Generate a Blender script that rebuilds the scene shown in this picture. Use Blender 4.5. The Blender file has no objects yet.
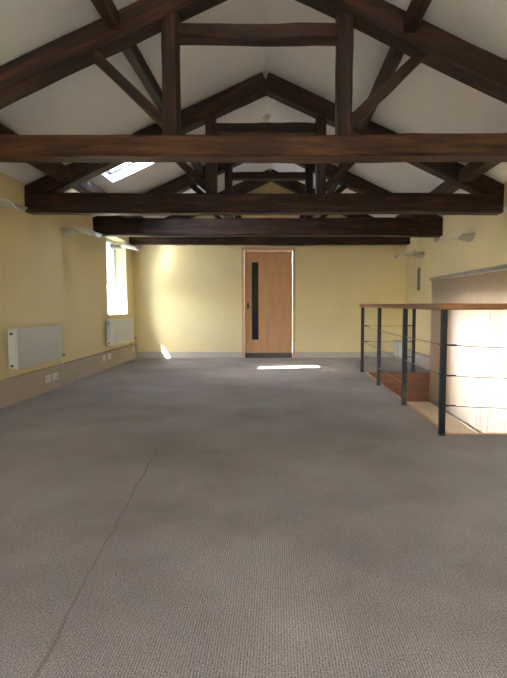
import bpy, bmesh, math, random
from mathutils import Vector, Matrix
R = random.Random(7)
S = bpy.context.scene
COL = S.collection
PI = math.pi

# ------------------------------------------------------------------ camera
cam_d = bpy.data.cameras.new('camera')
cam = bpy.data.objects.new('camera', cam_d); COL.objects.link(cam)
cam_d.sensor_fit = 'HORIZONTAL'; cam_d.sensor_width = 36.0
cam_d.lens = 36.0 * 509.0 / 507.0
cam_d.shift_x = -(277.0 - 253.5) / 507.0
cam_d.clip_start = 0.05; cam_d.clip_end = 400
cam.location = (0.125, 0, 1.04)
cam.rotation_euler = (PI / 2 - math.atan(34 / 509.0), 0, 0)
S.camera = cam

# ------------------------------------------------------------------ world, sun, exposure
w = bpy.data.worlds.new('world'); S.world = w; w.use_nodes = True
nt = w.node_tree; nt.nodes.clear()
sky = nt.nodes.new('ShaderNodeTexSky'); sky.sky_type = 'NISHITA'; sky.sun_disc = False
sky.sun_elevation = math.radians(47.7); sky.sun_rotation = math.radians(228)
sky.dust_density = 2.5; sky.air_density = 1.0; sky.ozone_density = 1.0
bgn = nt.nodes.new('ShaderNodeBackground'); bgn.inputs['Strength'].default_value = 1.0
hsv = nt.nodes.new('ShaderNodeHueSaturation'); hsv.inputs['Saturation'].default_value = 0.7
wo = nt.nodes.new('ShaderNodeOutputWorld')
nt.links.new(sky.outputs[0], hsv.inputs['Color']); nt.links.new(hsv.outputs[0], bgn.inputs[0]); nt.links.new(bgn.outputs[0], wo.inputs[0])

SUN_DIR = Vector((0.675, 0.608, -1.0)).normalized()
sl = bpy.data.lights.new('sun', 'SUN'); so = bpy.data.objects.new('sun', sl); COL.objects.link(so)
sl.energy = 8.0; sl.angle = math.radians(0.6); sl.color = (1.0, 0.97, 0.93)
so.rotation_euler = SUN_DIR.to_track_quat('-Z', 'Y').to_euler(); so.location = (-8, -4, 12)

def portal(name, loc, normal, sx, sy):
    l = bpy.data.lights.new(name, 'AREA'); l.shape = 'RECTANGLE'; l.size = sx; l.size_y = sy
    o = bpy.data.objects.new(name, l); COL.objects.link(o); o.location = loc
    o.rotation_euler = Vector(normal).to_track_quat('-Z', 'Z').to_euler()
    l.cycles.is_portal = True
    return o

S.view_settings.view_transform = 'Standard'; S.view_settings.look = 'None'
S.view_settings.gamma = 1.0; S.view_settings.use_curve_mapping = False
S.view_settings.exposure = 3.55
S.cycles.max_bounces = 14; S.cycles.diffuse_bounces = 10; S.cycles.glossy_bounces = 4
S.cycles.transmission_bounces = 8; S.cycles.transparent_max_bounces = 8
S.cycles.sample_clamp_indirect = 80.0
S.cycles.use_denoising = True; S.cycles.blur_glossy = 0.1

# ------------------------------------------------------------------ materials
def lin(c):
    return tuple(((v / 255) / 12.92 if v / 255 <= 0.04045 else ((v / 255 + 0.055) / 1.055) ** 2.4) for v in c) + (1.0,)

def new_mat(name):
    m = bpy.data.materials.new(name); m.use_nodes = True
    t = m.node_tree; b = t.nodes['Principled BSDF']
    return m, t, b

def mat(name, rgb, rough=0.6, metal=0.0, var=0.08, scale=3.0, bump=0.0, bscale=60.0, spec=0.5, stretch=(1, 1, 1), detail=4.0):
    """paint/plastic/metal with soft procedural mottling and optional bump"""
    m, t, b = new_mat(name)
    c = lin(rgb)
    tc = t.nodes.new('ShaderNodeTexCoord'); mp = t.nodes.new('ShaderNodeMapping')
    mp.inputs['Scale'].default_value = stretch
    t.links.new(tc.outputs['Object'], mp.inputs['Vector'])
    n = t.nodes.new('ShaderNodeTexNoise'); n.inputs['Scale'].default_value = scale; n.inputs['Detail'].default_value = detail
    t.links.new(mp.outputs[0], n.inputs['Vector'])
    r = t.nodes.new('ShaderNodeValToRGB')
    r.color_ramp.elements[0].position = 0.3; r.color_ramp.elements[1].position = 0.7
    r.color_ramp.elements[0].color = tuple(v * (1 - var) for v in c[:3]) + (1,)
    r.color_ramp.elements[1].color = tuple(min(1, v * (1 + var)) for v in c[:3]) + (1,)
    t.links.new(n.outputs['Fac'], r.inputs[0]); t.links.new(r.outputs[0], b.inputs['Base Color'])
    b.inputs['Roughness'].default_value = rough; b.inputs['Metallic'].default_value = metal
    b.inputs['Specular IOR Level'].default_value = spec
    if bump:
        n2 = t.nodes.new('ShaderNodeTexNoise'); n2.inputs['Scale'].default_value = bscale
        bp = t.nodes.new('ShaderNodeBump'); bp.inputs['Strength'].default_value = bump; bp.inputs['Distance'].default_value = 0.01
        t.links.new(mp.outputs[0], n2.inputs['Vector']); t.links.new(n2.outputs['Fac'], bp.inputs['Height'])
        t.links.new(bp.outputs[0], b.inputs['Normal'])
    return m

def wood(name, dark, mid, light, rough=0.6, grain=1.0, bump=0.4, spec=0.35):
    """grain runs along local X"""
    m, t, b = new_mat(name)
    tc = t.nodes.new('ShaderNodeTexCoord'); oi = t.nodes.new('ShaderNodeObjectInfo')
    add = t.nodes.new('ShaderNodeVectorMath'); add.operation = 'ADD'
    sc = t.nodes.new('ShaderNodeVectorMath'); sc.operation = 'SCALE'; sc.inputs['Scale'].default_value = 0.7
    t.links.new(oi.outputs['Location'], sc.inputs[0])
    t.links.new(tc.outputs['Object'], add.inputs[0]); t.links.new(sc.outputs[0], add.inputs[1])
    mp = t.nodes.new('ShaderNodeMapping'); mp.inputs['Scale'].default_value = (0.9 * grain, 9 * grain, 9 * grain)
    t.links.new(add.outputs[0], mp.inputs['Vector'])
    n = t.nodes.new('ShaderNodeTexNoise'); n.inputs['Scale'].default_value = 2.2; n.inputs['Detail'].default_value = 8; n.inputs['Roughness'].default_value = 0.65
    t.links.new(mp.outputs[0], n.inputs['Vector'])
    r = t.nodes.new('ShaderNodeValToRGB'); e = r.color_ramp.elements
    e[0].position = 0.28; e[0].color = lin(dark); e[1].position = 0.75; e[1].color = lin(light)
    x = e.new(0.5); x.color = lin(mid)
    t.links.new(n.outputs['Fac'], r.inputs[0]); t.links.new(r.outputs[0], b.inputs['Base Color'])
    b.inputs['Roughness'].default_value = rough; b.inputs['Specular IOR Level'].default_value = spec
    bp = t.nodes.new('ShaderNodeBump'); bp.inputs['Strength'].default_value = bump; bp.inputs['Distance'].default_value = 0.012
    t.links.new(n.outputs['Fac'], bp.inputs['Height']); t.links.new(bp.outputs[0], b.inputs['Normal'])
    return m

def carpet_mat():
    m, t, b = new_mat('ribbed_carpet')
    L = t.links.new; N = t.nodes.new
    tc = N('ShaderNodeTexCoord')
    # broad wear
    n1 = N('ShaderNodeTexNoise'); n1.inputs['Scale'].default_value = 0.9; n1.inputs['Detail'].default_value = 5; n1.inputs['Roughness'].default_value = 0.6
    L(tc.outputs['Object'], n1.inputs['Vector'])
    r1 = N('ShaderNodeValToRGB'); r1.color_ramp.elements[0].position = 0.3; r1.color_ramp.elements[1].position = 0.72
    r1.color_ramp.elements[0].color = lin((130, 120, 117)); r1.color_ramp.elements[1].color = lin((174, 164, 161))
    L(n1.outputs['Fac'], r1.inputs[0])
    # loop pile: short ribs
    mp = N('ShaderNodeMapping'); mp.inputs['Scale'].default_value = (150, 190, 1)
    L(tc.outputs['Object'], mp.inputs['Vector'])
    n2 = N('ShaderNodeTexNoise'); n2.inputs['Scale'].default_value = 1.0; n2.inputs['Detail'].default_value = 2
    L(mp.outputs[0], n2.inputs['Vector'])
    wv = N('ShaderNodeTexWave'); wv.wave_type = 'BANDS'; wv.bands_direction = 'X'
    wv.inputs['Scale'].default_value = 34.0; wv.inputs['Distortion'].default_value = 1.2; wv.inputs['Detail'].default_value = 1; wv.inputs['Detail Scale'].default_value = 9
    L(tc.outputs['Object'], wv.inputs['Vector'])
    mh = N('ShaderNodeMath'); mh.operation = 'MULTIPLY_ADD'; mh.inputs[1].default_value = 0.2
    L(wv.outputs['Fac'], mh.inputs[0]); L(n2.outputs['Fac'], mh.inputs[2])
    r2 = N('ShaderNodeValToRGB'); r2.color_ramp.elements[0].position = 0.35; r2.color_ramp.elements[1].position = 0.85
    r2.color_ramp.elements[0].color = (0.3, 0.295, 0.295, 1); r2.color_ramp.elements[1].color = (1.3, 1.3, 1.3, 1)
    L(mh.outputs[0], r2.inputs[0])
    mul = N('ShaderNodeMix'); mul.data_type = 'RGBA'; mul.blend_type = 'MULTIPLY'; mul.inputs[0].default_value = 1
    L(r1.outputs[0], mul.inputs[6]); L(r2.outputs[0], mul.inputs[7])
    # the worn seam: a ragged dark line from A to B on the carpet
    A = Vector(SEAM[0]); B = Vector(SEAM[1]); d = (B - A).normalized(); nn = Vector((-d.y, d.x))
    sp = N('ShaderNodeSeparateXYZ'); L(tc.outputs['Object'], sp.inputs[0])
    def m2(op, a, bb, c=None):
        k = N('ShaderNodeMath'); k.operation = op
        for i, v in enumerate((a, bb, c)):
            if v is None: continue
            if isinstance(v, (int, float)): k.inputs[i].default_value = v
            else: L(v, k.inputs[i])
        return k.outputs[0]
    dist = m2('ADD', m2('MULTIPLY', sp.outputs[0], nn.x), m2('MULTIPLY', sp.outputs[1], nn.y))
    dist = m2('SUBTRACT', dist, A.dot(nn))
    n3 = N('ShaderNodeTexNoise'); n3.inputs['Scale'].default_value = 2.5; n3.inputs['Detail'].default_value = 6; L(tc.outputs['Object'], n3.inputs['Vector'])
    dist = m2('ADD', dist, m2('MULTIPLY', m2('SUBTRACT', n3.outputs['Fac'], 0.5), 0.06))
    dist = m2('ABSOLUTE', dist, 0)
    wid = m2('MULTIPLY', n3.outputs['Fac'], 0.02)
    inside = m2('SUBTRACT', 1.0, m2('MINIMUM', m2('DIVIDE', dist, wid), 1.0))
    along = m2('LESS_THAN', sp.outputs[1], B.y)
    fac = m2('MULTIPLY', m2('MULTIPLY', inside, along), m2('MULTIPLY', n1.outputs['Fac'], 0.8))
    mx = N('ShaderNodeMix'); mx.data_type = 'RGBA'
    L(fac, mx.inputs[0]); L(mul.outputs[2], mx.inputs[6]); mx.inputs[7].default_value = lin((52, 45, 40))
    L(mx.outputs[2], b.inputs['Base Color'])
    b.inputs['Roughness'].default_value = 0.95; b.inputs['Specular IOR Level'].default_value = 0.1
    b.inputs['Sheen Weight'].default_value = 0.12
    bp = N('ShaderNodeBump'); bp.inputs['Strength'].default_value = 0.4; bp.inputs['Distance'].default_value = 0.006
    L(mh.outputs[0], bp.inputs['Height']); L(bp.outputs[0], b.inputs['Normal'])
    return m

def sheet_mat(name, rgb, trans, transl=0.5, rough=0.7):
    """woven translucent fabric"""
    m, t, b = new_mat(name)
    out = t.nodes['Material Output']
    n = t.nodes.new('ShaderNodeTexNoise'); n.inputs['Scale'].default_value = 4
    tc = t.nodes.new('ShaderNodeTexCoord'); mp = t.nodes.new('ShaderNodeMapping'); mp.inputs['Scale'].default_value = (3, 3, 0.3)
    t.links.new(tc.outputs['Object'], mp.inputs[0]); t.links.new(mp.outputs[0], n.inputs['Vector'])
    r = t.nodes.new('ShaderNodeValToRGB'); c = lin(rgb)
    r.color_ramp.elements[0].color = tuple(v * .9 for v in c[:3]) + (1,); r.color_ramp.elements[1].color = c
    t.links.new(n.outputs['Fac'], r.inputs[0]); t.links.new(r.outputs[0], b.inputs['Base Color'])
    b.inputs['Roughness'].default_value = rough; b.inputs['Specular IOR Level'].default_value = 0.1
    tr = t.nodes.new('ShaderNodeBsdfTranslucent'); tr.inputs[0].default_value = lin(trans)
    mx = t.nodes.new('ShaderNodeMixShader'); mx.inputs[0].default_value = transl
    t.links.new(b.outputs[0], mx.inputs[1]); t.links.new(tr.outputs[0], mx.inputs[2]); t.links.new(mx.outputs[0], out.inputs[0])
    return m

def frosted_mat():
    m, t, b = new_mat('frosted_glass')
    out = t.nodes['Material Output']
    rf = t.nodes.new('ShaderNodeBsdfRefraction'); rf.inputs['IOR'].default_value = 1.12; rf.inputs['Roughness'].default_value = 0.85
    rf.inputs['Color'].default_value = (0.17, 0.2, 0.23, 1)
    tr = t.nodes.new('ShaderNodeBsdfTranslucent'); tr.inputs[0].default_value = (0.42, 0.46, 0.5, 1)
    n = t.nodes.new('ShaderNodeTexNoise'); n.inputs['Scale'].default_value = 180
    tc = t.nodes.new('ShaderNodeTexCoord'); t.links.new(tc.outputs['Object'], n.inputs['Vector'])
    bp = t.nodes.new('ShaderNodeBump'); bp.inputs['Strength'].default_value = 0.1
    t.links.new(n.outputs['Fac'], bp.inputs['Height']); t.links.new(bp.outputs[0], rf.inputs['Normal'])
    mx = t.nodes.new('ShaderNodeMixShader'); mx.inputs[0].default_value = 0.35
    t.links.new(rf.outputs[0], mx.inputs[1]); t.links.new(tr.outputs[0], mx.inputs[2]); t.links.new(mx.outputs[0], out.inputs[0])
    return m

def clear_glass_mat():
    m, t, b = new_mat('clear_glass')
    out = t.nodes['Material Output']
    tr = t.nodes.new('ShaderNodeBsdfTransparent'); tr.inputs[0].default_value = (0.93, 0.95, 0.95, 1)
    gl = t.nodes.new('ShaderNodeBsdfGlossy'); gl.inputs['Roughness'].default_value = 0.02
    fr = t.nodes.new('ShaderNodeFresnel'); fr.inputs[0].default_value = 1.45
    mx = t.nodes.new('ShaderNodeMixShader')
    ge = t.nodes.new('ShaderNodeNewGeometry'); k = t.nodes.new('ShaderNodeMath'); k.operation = 'MULTIPLY_ADD'; k.inputs[1].default_value = -1; k.inputs[2].default_value = 1
    q = t.nodes.new('ShaderNodeMath'); q.operation = 'MULTIPLY'
    t.links.new(ge.outputs['Backfacing'], k.inputs[0]); t.links.new(k.outputs[0], q.inputs[0]); t.links.new(fr.outputs[0], q.inputs[1])
    t.links.new(q.outputs[0], mx.inputs[0]); t.links.new(tr.outputs[0], mx.inputs[1]); t.links.new(gl.outputs[0], mx.inputs[2])
    t.links.new(mx.outputs[0], out.inputs[0])
    return m

SEAM = ((-0.535, 1.1), (-0.74, 3.6))
M = {}
M['carpet'] = carpet_mat()
M['wall'] = mat('yellow_paint', (231, 214, 164), 0.75, var=0.04, scale=1.3, bump=0.08, bscale=30)
M['ceil'] = mat('white_plaster', (234, 238, 242), 0.34, var=0.03, scale=1.5, bump=0.06, bscale=14)
M['skirt'] = mat('pinkish_beige_paint', (190, 175, 156), 0.6, var=0.05, scale=4)
M['skirt_lilac'] = mat('greyish_beige_paint', (196, 184, 172), 0.6, var=0.05, scale=4)
M['oak'] = wood('dark_hewn_oak', (20, 11, 8), (44, 25, 17), (98, 57, 36), 0.55, 1.0, 0.5)
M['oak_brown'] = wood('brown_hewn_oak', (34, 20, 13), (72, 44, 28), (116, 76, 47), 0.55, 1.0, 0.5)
M['purlin'] = wood('brown_purlin_oak', (40, 26, 20), (66, 46, 36), (98, 73, 58), 0.6, 1.0, 0.4)
M['doorwood'] = wood('orange_beech_veneer', (186, 136, 92), (198, 148, 102), (208, 160, 114), 0.45, 0.7, 0.05)
M['frame'] = wood('pale_beech', (196, 160, 122), (208, 174, 136), (218, 186, 150), 0.5, 0.7, 0.05)
M['rail'] = wood('honey_oak_rail', (132, 88, 58), (150, 102, 68), (168, 120, 82), 0.35, 1.0, 0.05)
M['stair'] = wood('brown_stair_timber', (98, 62, 42), (116, 74, 50), (134, 88, 62), 0.45, 0.8, 0.05)
M['nosing'] = wood('pale_oak_nosing', (180, 140, 104), (196, 156, 118), (210, 172, 134), 0.45, 1.0, 0.05)
M['landing'] = mat('cream_landing', (226, 208, 176), 0.5, var=0.05, scale=6)
M['black'] = mat('dark_powder_coat', (24, 26, 34), 0.45, var=0.05)
M['steel'] = mat('steel_cable', (120, 118, 116), 0.35, metal=0.9, var=0.05, scale=20)
M['rad'] = mat('greyish_white_enamel', (206, 208, 202), 0.4, var=0.02)
M['sill'] = mat('sun_mirror_sill', (226, 224, 216), 0.15, metal=0.85, var=0.01)  # metal finish made up to mirror sun onto the far wall
M['white'] = mat('white_enamel', (226, 228, 226), 0.35, var=0.02)
M['grey_plastic'] = mat('grey_plastic', (150, 148, 142), 0.5, var=0.03)
M['dark_plastic'] = mat('dark_plastic', (70, 66, 60), 0.5, var=0.03)
M['chrome'] = mat('brushed_chrome', (190, 190, 188), 0.25, metal=1.0, var=0.03, scale=20)
M['shade'] = sheet_mat('white_lamp_shade', (236, 234, 228), (240, 238, 230), 0.25, 0.4)
M['lampbody'] = mat('warm_grey_metal', (178, 172, 158), 0.4, var=0.03)
M['blind'] = sheet_mat('cream_blind_fabric', (226, 204, 178), (226, 219, 211), 0.42)
M['blindrail'] = mat('blind_rail_grey', (150, 144, 134), 0.5, var=0.03)
M['dglass'] = mat('dark_wired_glass', (24, 25, 27), 0.3, var=0.3, scale=18, spec=0.15)
M['kick'] = mat('grey_brown_threshold', (92, 80, 74), 0.6, var=0.1, scale=12)
M['frost'] = frosted_mat()
M['glass'] = clear_glass_mat()
M['winframe'] = mat('white_window_paint', (224, 222, 214), 0.45, var=0.02)
M['skyframe'] = mat('grey_sash_paint', (138, 134, 132), 0.5, var=0.03)
M['ground'] = mat('pale_gravel', (176, 168, 154), 0.9, var=0.15, scale=0.8)
M['slate'] = mat('roof_slate', (88, 86, 88), 0.8, var=0.1, scale=2)
M['pipebox'] = mat('pale_grey_box_paint', (202, 202, 202), 0.5, var=0.03)

# ------------------------------------------------------------------ mesh helpers
def obj(name, bm, m, parent=None, smooth=False):
    bmesh.ops.recalc_face_normals(bm, faces=bm.faces)
    me = bpy.data.meshes.new(name); bm.to_mesh(me); bm.free()
    me.materials.append(M[m] if isinstance(m, str) else m)
    if smooth:
        for p in me.polygons: p.use_smooth = True
    o = bpy.data.objects.new(name, me); COL.objects.link(o)
    if parent: o.parent = parent
    return o

def thing(name, label, cat, loc=(0, 0, 0), group=None, rz=0):
    o = bpy.data.objects.new(name, None); o.empty_display_size = 0.1; COL.objects.link(o)
    o.location = loc; o.rotation_euler = (0, 0, rz)
    o['label'] = label; o['category'] = cat
    if group: o['group'] = group
    return o

def tag(o, label, cat, group=None):
    o['label'] = label; o['category'] = cat
    if group: o['group'] = group
    return o

def struct(name, bm, m, parent=None, smooth=False):
    o = obj(name, bm, m, parent, smooth)
    if not parent: o['kind'] = 'structure'
    return o

def bx(bm, a, b, bevel=0.0):
    x0, y0, z0 = (min(a[i], b[i]) for i in range(3)); x1, y1, z1 = (max(a[i], b[i]) for i in range(3))
    v = [bm.verts.new(p) for p in [(x0, y0, z0), (x1, y0, z0), (x1, y1, z0), (x0, y1, z0), (x0, y0, z1), (x1, y0, z1), (x1, y1, z1), (x0, y1, z1)]]
    fs = [bm.faces.new([v[i] for i in q]) for q in [(0, 3, 2, 1), (4, 5, 6, 7), (0, 1, 5, 4), (1, 2, 6, 5), (2, 3, 7, 6), (3, 0, 4, 7)]]
    if bevel:
        es = list({e for f in fs for e in f.edges})
        bmesh.ops.bevel(bm, geom=es, offset=bevel, segments=2, affect='EDGES', clamp_overlap=True)

def box(a, b, bevel=0.0):
    bm = bmesh.new(); bx(bm, a, b, bevel); return bm

def cyl(bm, p0, p1, r0, r1=None, n=16, caps=True):
    r1 = r0 if r1 is None else r1
    p0 = Vector(p0); p1 = Vector(p1); d = (p1 - p0).normalized()
    a = d.orthogonal().normalized(); b = d.cross(a)
    A = [bm.verts.new(p0 + (a * math.cos(2 * PI * i / n) + b * math.sin(2 * PI * i / n)) * r0) for i in range(n)]
    B = [bm.verts.new(p1 + (a * math.cos(2 * PI * i / n) + b * math.sin(2 * PI * i / n)) * r1) for i in range(n)]
    for i in range(n): bm.faces.new((A[i], A[(i + 1) % n], B[(i + 1) % n], B[i]))
    if caps: bm.faces.new(A[::-1]); bm.faces.new(B)

def tube(bm, pts, r, n=8):
    rings = []
    for k, p in enumerate(pts):
        p = Vector(p)
        d = (Vector(pts[min(k + 1, len(pts) - 1)]) - Vector(pts[max(k - 1, 0)])).normalized()
        a = d.cross(Vector((0.01, 0.02, 1))).normalized(); b = d.cross(a)
        rings.append([bm.verts.new(p + (a * math.cos(2 * PI * i / n) + b * math.sin(2 * PI * i / n)) * r) for i in range(n)])
    for A, B in zip(rings, rings[1:]):
        for i in range(n): bm.faces.new((A[i], A[(i + 1) % n], B[(i + 1) % n], B[i]))
    bm.faces.new(rings[0][::-1]); bm.faces.new(rings[-1])

def lathe(bm, prof, n=24, center=(0, 0, 0)):
    rings = []
    for r, z in prof:
        if r < 1e-5: rings.append([bm.verts.new((center[0], center[1], center[2] + z))])
        else: rings.append([bm.verts.new((center[0] + r * math.cos(2 * PI * i / n), center[1] + r * math.sin(2 * PI * i / n), center[2] + z)) for i in range(n)])
    for A, B in zip(rings, rings[1:]):
        for i in range(n):
            j = (i + 1) % n
            if len(A) == 1 and len(B) == 1: continue
            if len(A) == 1: bm.faces.new((A[0], B[j], B[i]))
            elif len(B) == 1: bm.faces.new((A[i], A[j], B[0]))
            else: bm.faces.new((A[i], A[j], B[j], B[i]))

def slab(us, vs, holes, place, thick):
    """a slab over the grid us x vs, with the cells inside HOLES left out; place(u, v, t) -> point"""
    bm = bmesh.new()
    us = sorted(set(us) | {h[i] for h in holes for i in (0, 1)}); vs = sorted(set(vs) | {h[i] for h in holes for i in (2, 3)})
    cache = {}
    def V(i, j, k):
        key = (i, j, k)
        if key not in cache: cache[key] = bm.verts.new(place(us[i], vs[j], thick * k))
        return cache[key]
    def solid(i, j):
        if not (0 <= i < len(us) - 1 and 0 <= j < len(vs) - 1): return False
        u = (us[i] + us[i + 1]) / 2; v = (vs[j] + vs[j + 1]) / 2
        return not any(h[0] < u < h[1] and h[2] < v < h[3] for h in holes)
    for i in range(len(us) - 1):
        for j in range(len(vs) - 1):
            if not solid(i, j): continue
            for k in (0, 1): bm.faces.new([V(i, j, k), V(i + 1, j, k), V(i + 1, j + 1, k), V(i, j + 1, k)])
            for (di, dj, e) in ((-1, 0, ((i, j), (i, j + 1))), (1, 0, ((i + 1, j), (i + 1, j + 1))), (0, -1, ((i, j), (i + 1, j))), (0, 1, ((i, j + 1), (i + 1, j + 1)))):
                if not solid(i + di, j + dj):
                    (a, b), (c, d) = e
                    bm.faces.new([V(a, b, 0), V(c, d, 0), V(c, d, 1), V(a, b, 1)])
    return bm

def ring(bm, place, u0, u1, v0, v1, wid, t0, t1):
    """a rectangular frame ring, mitred"""
    out = [(u0, v0), (u1, v0), (u1, v1), (u0, v1)]; inn = [(u0 + wid, v0 + wid), (u1 - wid, v0 + wid), (u1 - wid, v1 - wid), (u0 + wid, v1 - wid)]
    vv = {}
    for nm, q in (('o', out), ('i', inn)):
        for k in range(4):
            for s, t in ((0, t0), (1, t1)): vv[nm, k, s] = bm.verts.new(place(q[k][0], q[k][1], t))
    for k in range(4):
        j = (k + 1) % 4
        for s in (0, 1): bm.faces.new([vv['o', k, s], vv['o', j, s], vv['i', j, s], vv['i', k, s]])
        for nm in 'oi': bm.faces.new([vv[nm, k, 0], vv[nm, j, 0], vv[nm, j, 1], vv[nm, k, 1]])

def pbox(bm, place, u0, u1, v0, v1, t0, t1):
    v = [bm.verts.new(place(u, vv, t)) for t in (t0, t1) for (u, vv) in ((u0, v0), (u1, v0), (u1, v1), (u0, v1))]
    for q in [(0, 1, 2, 3), (4, 5, 6, 7), (0, 1, 5, 4), (1, 2, 6, 5), (2, 3, 7, 6), (3, 0, 4, 7)]: bm.faces.new([v[i] for i in q])

def hewn(name, p0, p1, thick, high, m, parent, rough=0.008, bow=0.0, chamf=0.09, off=Vector((0, 0, 0))):
    """a rough squared timber from p0 to p1; local X along it, local Y = its thickness (the world's Y for truss timbers)"""
    p0 = Vector(p0) - off; p1 = Vector(p1) - off
    d = p1 - p0; L = d.length; x = d.normalized()
    ref = Vector((0, 1, 0)) if abs(x.y) < 0.9 else Vector((1, 0, 0))
    if abs(x.y) < 0.9:
        y = (ref - x * ref.dot(x)).normalized(); z = x.cross(y)
    else:
        z = Vector((0, 0, 1)); y = z.cross(x).normalized(); z = x.cross(y)
    bm = bmesh.new(); n = max(6, int(L / 0.14)); c = chamf * min(thick, high)
    a, b = thick / 2, high / 2
    sec = [(-a + c, -b), (a - c, -b), (a, -b + c), (a, b - c), (a - c, b), (-a + c, b), (-a, b - c), (-a, -b + c)]
    ph = [R.uniform(0, 6.28) for _ in range(6)]
    rows = []
    for k in range(n + 1):
        u = k / n; X = -L / 2 + L * u
        wob = rough * (math.sin(u * 7 + ph[0]) + 0.6 * math.sin(u * 17 + ph[1]))
        wob2 = rough * (math.sin(u * 6 + ph[2]) + 0.6 * math.sin(u * 15 + ph[3]))
        g = 1 + 0.03 * math.sin(u * 5 + ph[4]) if rough else 1
        bw = bow * math.sin(PI * u)
        rows.append([bm.verts.new((X, yy * g + wob2 * 0.5 + (R.uniform(-.35, .35) * rough), zz * g + wob * 0.5 + bw + (R.uniform(-.35, .35) * rough))) for yy, zz in sec])
    for A, B in zip(rows, rows[1:]):
        for i in range(8): bm.faces.new((A[i], A[(i + 1) % 8], B[(i + 1) % 8], B[i]))
    bm.faces.new(rows[0][::-1]); bm.faces.new(rows[-1])
    o = obj(name, bm, m, parent)
    Mx = Matrix((x, y, z)).transposed().to_4x4(); Mx.translation = (p0 + p1) / 2
    o.matrix_local = Mx
    return o

# ------------------------------------------------------------------ the shell
XL, XR, YN, YF = -2.68, 2.65, -3.0, 10.0
RIDGE, SL = 3.62, 0.462
CS = math.cos(math.atan(SL)); SN = math.sin(math.atan(SL))
def roof(x): return RIDGE - SL * abs(x)
BX = 2.47
WX0, WX1, WY0, WY1 = 1.475, XR, 4.06, 7.80      # the stair opening
LAND = -0.45

# floor with the stair opening
fl = slab([XL - .3, XR + .3], [YN - .3, YF + .3], [(WX0 + 0.03, 9, WY0, WY1)], lambda u, v, t: (u, v, -t), 0.12)
struct('floor', fl, 'carpet')
# stairwell: landing and the sides under the floor
struct('floor_landing', box((0.6, WY0 - .9, LAND - .1), (XR, WY1, LAND)), 'landing')
bm = bmesh.new(); bx(bm, (WX0 + 0.06, WY0 - .02, LAND), (0.6, WY0 - .9, -0.12))
struct('wall_stairwell', box((WX0 - .1, WY0 - .9, LAND), (WX0 - 0.02, WY1, -0.12)), 'wall'); bm.free()
# side walls
W1 = (8.45, 9.52, 0.885, 2.22)
struct('wall_left', slab([YN - .3, YF + .3], [-0.3, 2.39], [W1], lambda u, v, t: (XL - t, u, v), 0.3), 'wall')
W2 = (4.3, 6.75, LAND + .04, 1.13); W3 = (-2.3, -1.6, 1.2, 1.95)
struct('wall_right', slab([YN - .3, YF + .3], [LAND - .1, 2.395], [W2, W3], lambda u, v, t: (XR + t, u, v), 0.3), 'wall')
# gable walls
def gable(name, y, t, hole):
    bm = slab([XL - .3, XR + .3], [-0.3, 2.25], [hole], lambda u, v, k: (u, y + k, v), t)
    pts = [(XL - .3, 2.25), (XR + .3, 2.25), (XR + .3, 2.27), (0, RIDGE + .03), (XL - .3, 2.27)]
    A = [bm.verts.new((x, y, z)) for x, z in pts]; B = [bm.verts.new((x, y + t, z)) for x, z in pts]
    bm.faces.new(A); bm.faces.new(B)
    for i in range(5): bm.faces.new((A[i], A[(i + 1) % 5], B[(i + 1) % 5], B[i]))
    return struct(name, bm, 'wall')
D = (-0.567, 0.485, 0.0, 2.158)
gable('wall_far', YF, 0.25, (D[0], D[1], -0.3, D[3]))
W4 = (-0.8, 0.8, 1.4, 2.1)
gable('wall_near', YN, -0.3, W4)
struct('floor_doorway', box((D[0], YF, -.12), (D[1], YF + .25, 0)), 'kick')

# ceiling slopes with the openings of the rooflight and the added one on the left
def slopeL(u, v, t): return (-u * CS - t * SN, v, RIDGE - u * SN + t * CS)
def slopeR(u, v, t): return (u * CS + t * SN, v, RIDGE - u * SN + t * CS)
UE = 3.1 / CS
SK = (1.20 / CS, 2.06 / CS, 6.47, 6.90)
SK2 = (1.15 / CS, 2.06 / CS, -2.95, -2.15)  # unseen rooflight, added so its sun patch brightens the ceiling
struct('ceiling_left', slab([-0.03, UE], [YN - .3, YF + .25], [SK, SK2], slopeL, 0.17), 'ceil')
struct('ceiling_right', slab([-0.03, UE], [YN - .3, YF + .25], [], slopeR, 0.17), 'ceil')

# ground outside
struct('ground', box((-60, -60, -3.3), (60, 60, -3.2)), 'ground')

# baseboards
bm = box((XL, YN, 0), (XL + .04, YF, 0.262)); bx(bm, (XL, YN, 0.262), (XL + .058, YF, 0.282), 0.004)
struct('baseboard_left', bm, 'skirt')
bm = box((XL + .04, YF - .022, 0), (D[0] - .002, YF, 0.122), .003); bx(bm, (D[1] + .002, YF - .022, 0), (XR - .1, YF, 0.118), .003)
struct('baseboard_far', bm, 'skirt_lilac')
bm = box((XR - .12, WY1 + .005, 0), (XR, YF, 0.20), .004)
struct('baseboard_right', bm, 'skirt_lilac')

# nosing round the stair opening, and the timber-lined far side with its step
bm = bmesh.new(); bx(bm, (WX0 + .012, WY0 - .03, -.1), (WX0 + .05, WY1 + .0, 0.006), .004)
bx(bm, (WX0 + .05, WY0 - .03, -.1), (XR, WY0 + .008, 0.006), .004)
struct('trim_1', bm, 'nosing')
struct('wall_stairwell_end', box((WX0 - .1, WY1 + .001, LAND - .1), (XR + .3, WY1 + .05, -.12)), 'wall')
st = thing('stair_steps', 'brown timber steps at the far end of the stair opening, below the railing', 'stairs', (WX0 + .06, WY1, LAND))
def at(o, v): return tuple(v[i] - o.location[i] for i in range(3))
x0, x1 = WX0 + .055, XR - .004
obj('tread', box(at(st, (x0, WY1 - .022, -.03)), at(st, (x1, WY1 + .0, 0.004)), .006), 'stair', st)
obj('riser', box(at(st, (x0, WY1 - .014, -.226)), at(st, (x1, WY1, -.031))), 'stair', st)
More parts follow.
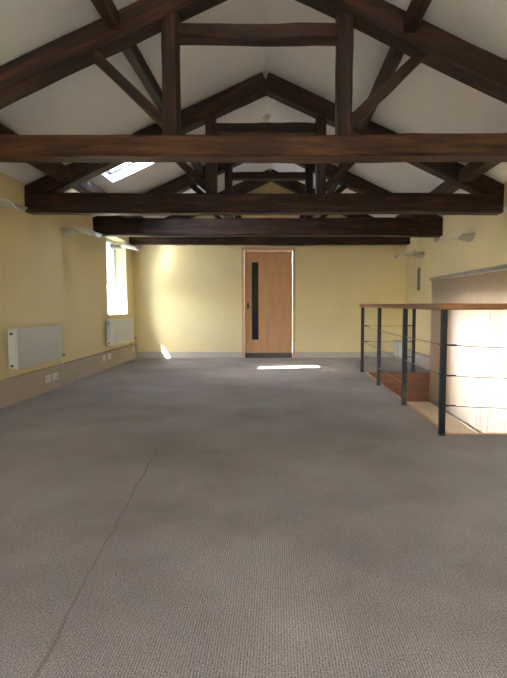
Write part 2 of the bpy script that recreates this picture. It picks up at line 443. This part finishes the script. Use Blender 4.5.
obj('tread', box(at(st, (x0, WY1 - .022, -.255)), at(st, (x1, WY1, -.224)), .006), 'stair', st)
obj('riser', box(at(st, (x0, WY1 - .010, LAND)), at(st, (x1, WY1, -.256))), 'stair', st)

# ------------------------------------------------------------------ windows and door
def wl(u, v, t): return (XL - t, u, v)
def wr(u, v, t): return (XR + t, u, v)
def window(name, place, q, mull, pane, t=0.2, trans=(), frame='winframe', clear=None):
    bm = bmesh.new(); ring(bm, place, *q, 0.05, t, t + .06)
    for m in mull: pbox(bm, place, m - .02, m + .02, q[2] + .05, q[3] - .05, t + .005, t + .055)
    for m in trans: pbox(bm, place, q[0] + .05, q[1] - .05, m - .02, m + .02, t + .005, t + .055)
    f = struct(name, bm, frame)
    u0, u1, v0, v1 = q[0] + .045, q[1] - .045, q[2] + .045, q[3] - .045
    bm = slab([u0, u1], [v0, v1], [clear] if clear else [], lambda u, v, k: place(u, v, t + .025 + k), .008)
    obj('pane', bm, pane, f)
    if clear:
        bm = bmesh.new(); pbox(bm, place, *clear, t + .026, t + .032); obj('added_clear_pane', bm, 'glass', f)
    return f
w1 = window('window_1', wl, W1, [], 'frost', clear=(9.12, 9.47, .93, 1.40))  # clear corner is made up, shaped to pass the far wall's sun patches
bm = bmesh.new(); pbox(bm, wl, W1[0] - .02, W1[1] + .02, W1[2] - .025, W1[2] + .004, -.025, .2)
obj('window_sill', bm, 'sill', w1)
window('window_2', wr, W2, [5.1, 5.93], 'glass')
window('added_window_3', wr, W3, [], 'glass')  # unseen window, added to light the room from behind the camera
window('added_window_4', lambda u, v, t: (u, YN - t, v), W4, [0.0], 'glass')  # also added out of view, for light on the near end
portal('portal_window_left', (XL - .285, (W1[0] + W1[1]) / 2, (W1[2] + W1[3]) / 2), (1, 0, 0), W1[1] - W1[0], W1[3] - W1[2])
portal('portal_window_stair', (XR + .285, (W2[0] + W2[1]) / 2, (W2[2] + W2[3]) / 2), (-1, 0, 0), W2[1] - W2[0], W2[3] - W2[2])
portal('portal_added_right', (XR + .285, (W3[0] + W3[1]) / 2, (W3[2] + W3[3]) / 2), (-1, 0, 0), W3[1] - W3[0], W3[3] - W3[2])
portal('portal_added_near', (0, YN - .285, (W4[2] + W4[3]) / 2), (0, 1, 0), W4[1] - W4[0], W4[3] - W4[2])
# rooflight, then the unseen one added behind the camera for ceiling bounce
for nm, q in (('window_5', SK), ('added_rooflight', SK2)):
    bm = bmesh.new(); ring(bm, slopeL, *q, 0.05, .11, .165)
    sk = struct(nm, bm, 'skyframe')
    bm = bmesh.new(); pbox(bm, slopeL, q[0] + .04, q[1] - .04, q[2] + .04, q[3] - .04, .135, .143)
    obj('pane', bm, 'glass', sk)

# door
bm = bmesh.new()
bx(bm, (D[0], YF - .018, 0), (D[0] + .055, YF + .12, D[3]), .004); bx(bm, (D[1] - .055, YF - .018, 0), (D[1], YF + .12, D[3]), .004)
bx(bm, (D[0] + .055, YF - .018, D[3] - .066), (D[1] - .055, YF + .12, D[3]), .004)
fr = struct('door_frame', bm, 'frame')
PX0, PX1, PZ0, PZ1 = -.372, -.236, .355, 1.876
L0, L1 = D[0] + .058, D[1] - .058
bm = slab([L0, L1], [.10, D[3] - .07], [(PX0, PX1, PZ0, PZ1)], lambda u, v, t: (u, YF + .03 + t, v), .045)
# veneer grain runs upright: turn the mesh so that local X is world Z
UPR = Matrix(((0, 0, 1, 0), (0, 1, 0, 0), (-1, 0, 0, 0), (0, 0, 0, 1)))  # world -> local: X = z
def upright(o):
    o.data.transform(UPR); o.matrix_local = UPR.inverted()
dr = struct('door_1', bm, 'doorwood'); upright(dr)
def kid(name, bm, m, par, label=None):
    o = obj(name, bm, m, par); o.data.transform(UPR)
    if label: o['label'] = label
    return o
kid('glass_panel', box((PX0, YF + .045, PZ0), (PX1, YF + .06, PZ1)), 'dglass', dr, 'narrow dark vision panel')
bm = bmesh.new(); ring(bm, lambda u, v, t: (u, YF + .03 - t, v), PX0 - .012, PX1 + .012, PZ0 - .012, PZ1 + .012, .014, -.004, .006)
kid('glazing_bead', bm, 'doorwood', dr)
bm = bmesh.new(); cyl(bm, (L0 + .065, YF + .03, 1.02), (L0 + .065, YF - .02, 1.02), .01, n=10); cyl(bm, (L0 + .065, YF - .015, 1.02), (L0 + .15, YF - .015, 1.02), .008, n=10)
bx(bm, (L0 + .045, YF + .024, .96), (L0 + .085, YF + .03, 1.08), .003)
kid('door_handle', bm, 'dark_plastic', dr)
kid('threshold', box((L0, YF + .03, 0), (L1, YF + .075, .098)), 'kick', dr, 'dark strip along the foot of the door')

# ------------------------------------------------------------------ roof trusses and purlins
def truss(y, tie_z, tie_h, label, tie_m='oak', bow=0.0, dx=0.0, wl=0.0):
    T = thing('roof_truss', label, 'roof truss', (0, y, 0), 'timber roof trusses')
    o = Vector((0, y, 0)); yc = y + .1
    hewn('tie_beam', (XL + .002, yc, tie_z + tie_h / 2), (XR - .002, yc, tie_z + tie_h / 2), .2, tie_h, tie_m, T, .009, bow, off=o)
    rv = .205; h = rv * CS                       # rafters: upper edge touching the ceiling
    top = RIDGE - .012
    for s in (-1, 1):
        xe = 2.655 if s > 0 else 2.675
        a = (0 + s * -.0, yc, top - rv / 2); b = (s * xe, yc, top - rv / 2 - SL * xe)
        hewn('principal_rafter', a, b, .19, h, 'oak', T, .006, off=o)
    zc = 2.955
    for s in (-1, 1):
        px = s * .615 - (wl if s < 0 else 0)
        hewn('queen_post', (px, yc, tie_z + tie_h - .01), (px, yc, roof(.615) - .12), .15, .112, 'oak', T, .004, off=o)
    hewn('collar_beam', (-.565 - wl, yc, zc + .05), (.565 + dx, yc, zc + .05), .13, .105, 'oak', T, .005, off=o)
    for s in (-1, 1):
        hewn('brace', (s * .655 - (wl if s < 0 else 0), yc - .03, tie_z + tie_h + .055 + wl), (s * 1.25 - (wl if s < 0 else 0), yc - .03, 2.925), .07, .075, 'oak', T, .003, off=o)
    return T
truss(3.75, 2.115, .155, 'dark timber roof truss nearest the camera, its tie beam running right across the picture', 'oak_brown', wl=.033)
truss(5.75, 2.07, .215, 'dark timber roof truss second from the camera, its tie beam ending at both side walls')
truss(7.85, 2.10, .265, 'dark timber roof truss between the second truss and the one at the door wall')
truss(9.76, 2.20, .165, 'dark timber roof truss close against the yellow wall above the door', bow=-.012)

def purlin(x, wdt, hgt, label, m):
    s = 1 if x > 0 else -1
    ya, yb = YN, YF - .005
    z = roof(x) - hgt / 2 - .02 - wdt / 2 * SL
    o = hewn('purlin', (x, ya, z), (x, yb, z), wdt, hgt, m, None, .006)
    tag(o, label, 'purlin', 'roof purlins')
    return o
purlin(-2.22, .15, .13, 'brown lower purlin along the left roof slope, just above the left wall', 'purlin')
purlin(2.22, .15, .13, 'brown lower purlin along the right roof slope, just above the right wall', 'purlin')
purlin(-1.03, .085, .11, 'thin upper purlin high on the left roof slope, left of the queen posts', 'oak')
purlin(1.07, .085, .11, 'thin upper purlin high on the right roof slope, right of the queen posts', 'oak')

# ------------------------------------------------------------------ stair railing
rl = thing('stair_railing', 'black post and cable railing with wooden handrail around the stair opening', 'railing', (1.44, WY0, 0))
RO = rl.location
def P(v): return tuple(v[i] - RO[i] for i in range(3))
HX, HY0, HY1, HX2 = 1.447, 4.03, 7.86, 2.24
# mitred handrail following the opening
path = [(XR - .005, HY0), (HX, HY0), (HX, HY1), (HX2 + .06, HY1)]
def handrail():
    bm = bmesh.new(); a, h0, h1 = .043, 1.003, 1.052
    rows = []
    for k, (x, y) in enumerate(path):
        d0 = Vector((x - path[k - 1][0], y - path[k - 1][1])).normalized() if k else None
        d1 = Vector((path[k + 1][0] - x, path[k + 1][1] - y)).normalized() if k < len(path) - 1 else None
        d0 = d0 or d1; d1 = d1 or d0
        n0 = Vector((-d0.y, d0.x)); n1 = Vector((-d1.y, d1.x)); mm = (n0 + n1).normalized(); ln = a / max(.3, mm.dot(n0))
        c = .008
        sec = [(-1, h0 + c), (-1 + c / a, h0), (1 - c / a, h0), (1, h0 + c), (1, h1 - c), (1 - c / a, h1), (-1 + c / a, h1), (-1, h1 - c)]
        rows.append([bm.verts.new(P((x + mm.x * ln * s, y + mm.y * ln * s, z))) for s, z in sec])
    for A, B in zip(rows, rows[1:]):
        for i in range(8): bm.faces.new((A[i], A[(i + 1) % 8], B[(i + 1) % 8], B[i]))
    bm.faces.new(rows[0][::-1]); bm.faces.new(rows[-1])
    return bm
obj('handrail', handrail(), 'rail', rl)
posts = [(HX, HY0), (HX, 5.25), (HX, 6.57), (HX, HY1), (HX2, HY1)]
for (x, y) in posts:
    p = obj('post', box(P((x - .022, y - .022, 0.006)), P((x + .022, y + .022, 1.003)), .003), 'black', rl)
    obj('base_plate', box(P((x - .027, y - .034, 0)), P((x + .027, y + .034, .007)), .002), 'black', p)
for z in (.722, .478, .236):
    runs = [((HX + .03, HY0, z), (XR - .01, HY0, z), .022), ((HX, HY0 + .03, z), (HX, HY1 - .03, z), .012), ((HX + .03, HY1, z), (HX2 - .03, HY1, z), .006)]
    for a, b, sag in runs:
        a = Vector(a); b = Vector(b); bm = bmesh.new()
        tube(bm, [P(a.lerp(b, k / 14) - Vector((0, 0, sag * math.sin(PI * k / 14)))) for k in range(15)], .0032, 6)
        obj('cable', bm, 'steel', rl)
        for e, q in ((a, b), (b, a)):
            d = (q - e).normalized(); bm = bmesh.new()
            cyl(bm, P(e - d * .012), P(e + d * .075), .0075, .006, 8)
            obj('cable_fitting', bm, 'black', rl)

# ------------------------------------------------------------------ vertical blind at the stair window
vb = thing('vertical_blind', 'cream vertical slat blind glowing over the tall window beside the stair opening', 'blind', (BX, 6.0, 1.44))
def Q(v): return (v[0] - BX, v[1] - 6.0, v[2] - 1.44)
obj('headrail', box(Q((BX - .03, 4.2, 1.408)), Q((BX + .03, 7.775, 1.452)), .004), 'blindrail', vb)
for y in (4.5, 5.6, 6.7, 7.6):
    obj('bracket', box(Q((BX + .03, y - .02, 1.415)), Q((XR, y + .02, 1.445)), .002), 'blindrail', vb)
pitch = .104; ns = int(3.5 / pitch)
sb = bmesh.new(); nseg = 8
def slat_bm():
    bm = bmesh.new(); wd = .127; rows = []
    for k in range(nseg + 1):
        u = k / nseg - .5; c = .002 * (1 - 4 * u * u)
        rows.append([bm.verts.new((c + dx, u * wd, z)) for z in (-1.86, -.04) for dx in (0, .0012)])
    for A, B in zip(rows, rows[1:]):
        bm.faces.new((A[0], B[0], B[2], A[2])); bm.faces.new((A[1], A[3], B[3], B[1]))
        bm.faces.new((A[0], A[1], B[1], B[0])); bm.faces.new((A[2], B[2], B[3], A[3]))
    bm.faces.new((rows[0][0], rows[0][2], rows[0][3], rows[0][1])); bm.faces.new((rows[-1][0], rows[-1][1], rows[-1][3], rows[-1][2]))
    return bm
sb.free()
sbm = slat_bm(); s0 = None; wbm = None
for k in range(ns + 1):
    y = 7.71 - k * pitch
    if s0 is None: s = s0 = obj('slat', sbm, 'blind', vb, True)
    else: s = s0.copy(); COL.objects.link(s); s.parent = vb
    s.location = (0, y - 6.0, 0); s.rotation_euler = (0, 0, math.radians(-4.5 + R.uniform(-1.2, 1.2)))
    if k == 0: w0 = wt = obj('bottom_weight', box((-.003, -.06, -1.885), (.008, .06, -1.852), .002), 'blindrail', s)
    else: wt = w0.copy(); COL.objects.link(wt); wt.parent = s

# ------------------------------------------------------------------ wall lamps
def lamp_proto():
    T = thing('wall_lamp', 'x', 'wall lamp')
    bm = bmesh.new()      # wall bowl: half of a shallow cup, open at the top; local +X points into the room
    n = 14; prof = [(.0, -.075), (.05, -.07), (.085, -.045), (.1, 0.0), (.094, 0.0), (.078, -.04), (.045, -.06), (0, -.065)]
    rows = []
    for r, z in prof:
        rows.append([bm.verts.new((.2 * r / .1 * math.sin(PI * i / n) * .85, .17 * r / .1 * math.cos(PI * i / n), z)) for i in range(n + 1)])
    for A, B in zip(rows, rows[1:]):
        for i in range(n):
            try: bm.faces.new((A[i], A[i + 1], B[i + 1], B[i]))
            except ValueError: pass
    bmesh.ops.remove_doubles(bm, verts=bm.verts, dist=1e-5)
    obj('bowl', bm, 'lampbody', T, True)
    obj('wall_plate', box((0, -.09, -.085), (.012, .09, .02), .003), 'lampbody', T)
    bm = bmesh.new()      # the wing: curved white plate sloping down into the room
    k = 10; rows = []
    for i in range(k + 1):
        u = i / k; x = .15 + .29 * u; z = -.03 - .035 * u - .03 * u * u; hw = .165 - .02 * u
        rows.append([bm.verts.new((x, yy, z + dz + .06 * (yy / .16) ** 2)) for dz in (0, .009) for yy in (-hw, -hw * .5, 0, hw * .5, hw)])
    for A, B in zip(rows, rows[1:]):
        for j in range(4):
            bm.faces.new((A[j], A[j + 1], B[j + 1], B[j])); bm.faces.new((A[j + 5], B[j + 5], B[j + 6], A[j + 6]))
        bm.faces.new((A[0], B[0], B[5], A[5])); bm.faces.new((A[4], A[9], B[9], B[4]))
    for A in (rows[0], rows[-1]):
        for j in range(4): bm.faces.new((A[j], A[j + 1], A[j + 6], A[j + 5]))
    obj('shade', bm, 'shade', T, True)
    for s in (-1, 1):
        bm = bmesh.new(); cyl(bm, (.01, s * .06, -.01), (.2, s * .06, -.004), .006, n=8)
        obj('arm', bm, 'lampbody', T)
    return T
def copy_tree(o, parent=None):
    c = o.copy(); COL.objects.link(c)
    if parent: c.parent = parent
    for ch in list(o.children): copy_tree(ch, c)
    return c
spots = [(-1, 4.76, 2.0, 'white wall lamp at the left edge, just before the left end of the second truss'),
         (-1, 6.82, 2.03, 'white wall lamp on the left wall between the radiator and the window'),
         (-1, 8.78, 2.05, 'white wall lamp over the bright window on the left wall'),
         (1, 4.62, 1.97, 'sliver of white wall lamp at the right edge under the second truss'),
         (1, 6.72, 1.95, 'white wall lamp above the blind on the right wall'),
         (1, 8.95, 1.94, 'white wall lamp on the right wall near the far corner')]
lp = None
for i, (s, y, z, lab) in enumerate(spots):
    o = lp if i else lamp_proto()
    if i: o = copy_tree(lp)
    else: lp = o
    o.location = ((XL if s < 0 else XR), y, z); o.rotation_euler = (0, 0, 0 if s < 0 else PI)
    o['label'] = lab; o['group'] = 'wall lamps'

# ------------------------------------------------------------------ radiators
def radiator(y0, y1, z0, z1, label):
    T = thing('radiator', label, 'radiator', (XL, (y0 + y1) / 2, z0), 'panel radiators')
    h = z1 - z0; a = (y1 - y0) / 2
    bm = box((.128, -a, .0), (.148, a, h), .006)
    obj('front_panel', bm, 'rad', T)
    obj('back_panel', box((.06, -a + .01, .02), (.075, a - .01, h - .02), .004), 'rad', T)
    for s in (-1, 1):
        sp = obj('side_panel', box((.055, s * a - s * .006, .008), (.128, s * a + s * .002, h - .008), .002), 'rad', T)
        if s < 0:
            for z in (.04, h - .05):
                bm = bmesh.new(); cyl(bm, (.092, s * a + s * .001, z), (.092, s * a + s * .012, z), .014, n=10)
                q = obj('plug', bm, 'dark_plastic', sp); q['label'] = 'dark round end plug'
    bm = bmesh.new(); bx(bm, (.06, -a + .01, h - .012), (.128, a - .01, h - .006))
    k = int((2 * a) / .03)
    for i in range(k): bx(bm, (.066, -a + .02 + i * .03, h - .006), (.124, -a + .035 + i * .03, h - .001))
    obj('top_grille', bm, 'rad', T)
    for y in (-a * .6, a * .6): obj('bracket', box((.002, y - .015, .03), (.06, y + .015, h - .06), .002), 'grey_plastic', T)
    bm = bmesh.new(); cyl(bm, (.095, a + .002, .045), (.095, a + .05, .045), .012, n=10); cyl(bm, (.095, a + .04, .045), (.165, a + .04, .045), .018, .015, 12)
    obj('valve', bm, 'grey_plastic', T)
    bm = bmesh.new(); tube(bm, [(.095, a + .04, .04), (.095, a + .04, -.05), (.06, a + .04, -.09), (.012, a + .04, -.095)], .008, 8)
    obj('pipe', bm, 'rad', T)
    return T
radiator(5.19, 6.28, .375, .795, 'white panel radiator on the left wall nearest the camera')
radiator(8.2, 9.45, .38, .79, 'white panel radiator under the window in the left corner')

# ------------------------------------------------------------------ sockets
def socket(y, z, label, wdt=.135, hgt=.088, twin=True):
    T = thing('wall_socket', label, 'socket', (XL + .04, y, z), 'sockets on the left skirting')
    obj('plate', box((0, -wdt / 2, -hgt / 2), (.011, wdt / 2, hgt / 2), .003), 'white', T)
    for c in ((-.032, .032) if twin else (0,)):
        bm = bmesh.new()
        for (dy, dz) in ((0, .012), (-.011, -.01), (.011, -.01)): bx(bm, (.0105, c + dy - .0035, dz - .005), (.0125, c + dy + .0035, dz + .005))
        obj('pin_holes', bm, 'dark_plastic', T)
        bm = box((.011, c - .006, .024), (.015, c + .006, .036), .001); obj('switch', bm, 'white', T)
    return T
socket(6.10, .155, 'white wall socket, left one of the pair below the nearer radiator')
socket(6.29, .155, 'white wall socket, right one of the pair below the nearer radiator')
socket(8.10, .195, 'white wall socket, left one of the pair below the radiator under the window')
socket(8.36, .195, 'white wall socket, right one of the pair below the radiator under the window')
socket(9.78, .19, 'small white socket on the skirting in the far left corner', .088, .088, False)

# ------------------------------------------------------------------ smoke detector, grille, pipe box
sd = thing('smoke_detector', 'small white smoke detector on the ceiling under the ridge', 'smoke detector', (-.03, 7.12, roof(.03)))
bm = bmesh.new(); lathe(bm, [(0, .03), (.068, .03), (.07, 0), (.066, -.018), (0, -.018)], 24); obj('base', bm, 'white', sd)
bm = bmesh.new(); lathe(bm, [(.056, -.0175), (.054, -.036), (.042, -.055), (0, -.058)], 24); obj('cover', bm, 'white', sd, True)

vg = thing('vent_grille', 'narrow upright dark grille on the right wall near the far corner', 'vent', (XR, 9.08, 1.5))
obj('backing', box((-.008, -.05, -.19), (0, .05, .19)), 'dark_plastic', vg)
bm = bmesh.new(); ring(bm, lambda u, v, t: (-t, u, v), -.06, .06, -.2, .2, .014, 0, .018); obj('frame', bm, 'grey_plastic', vg)
for k in range(12): obj('louvre', box((-.014, -.046, -.178 + k * .031), (-.008, .046, -.166 + k * .031)), 'dark_plastic', vg)

pb = thing('corner_box', 'pale grey boxed-in pipe standing in the far right corner', 'box', (2.49, 9.75, 0))
obj('casing', box((-.07, -.15, 0), (.035, .22, .345), .004), 'pipebox', pb)
obj('lid', box((-.078, -.158, .345), (.035, .22, .36), .004), 'pipebox', pb)
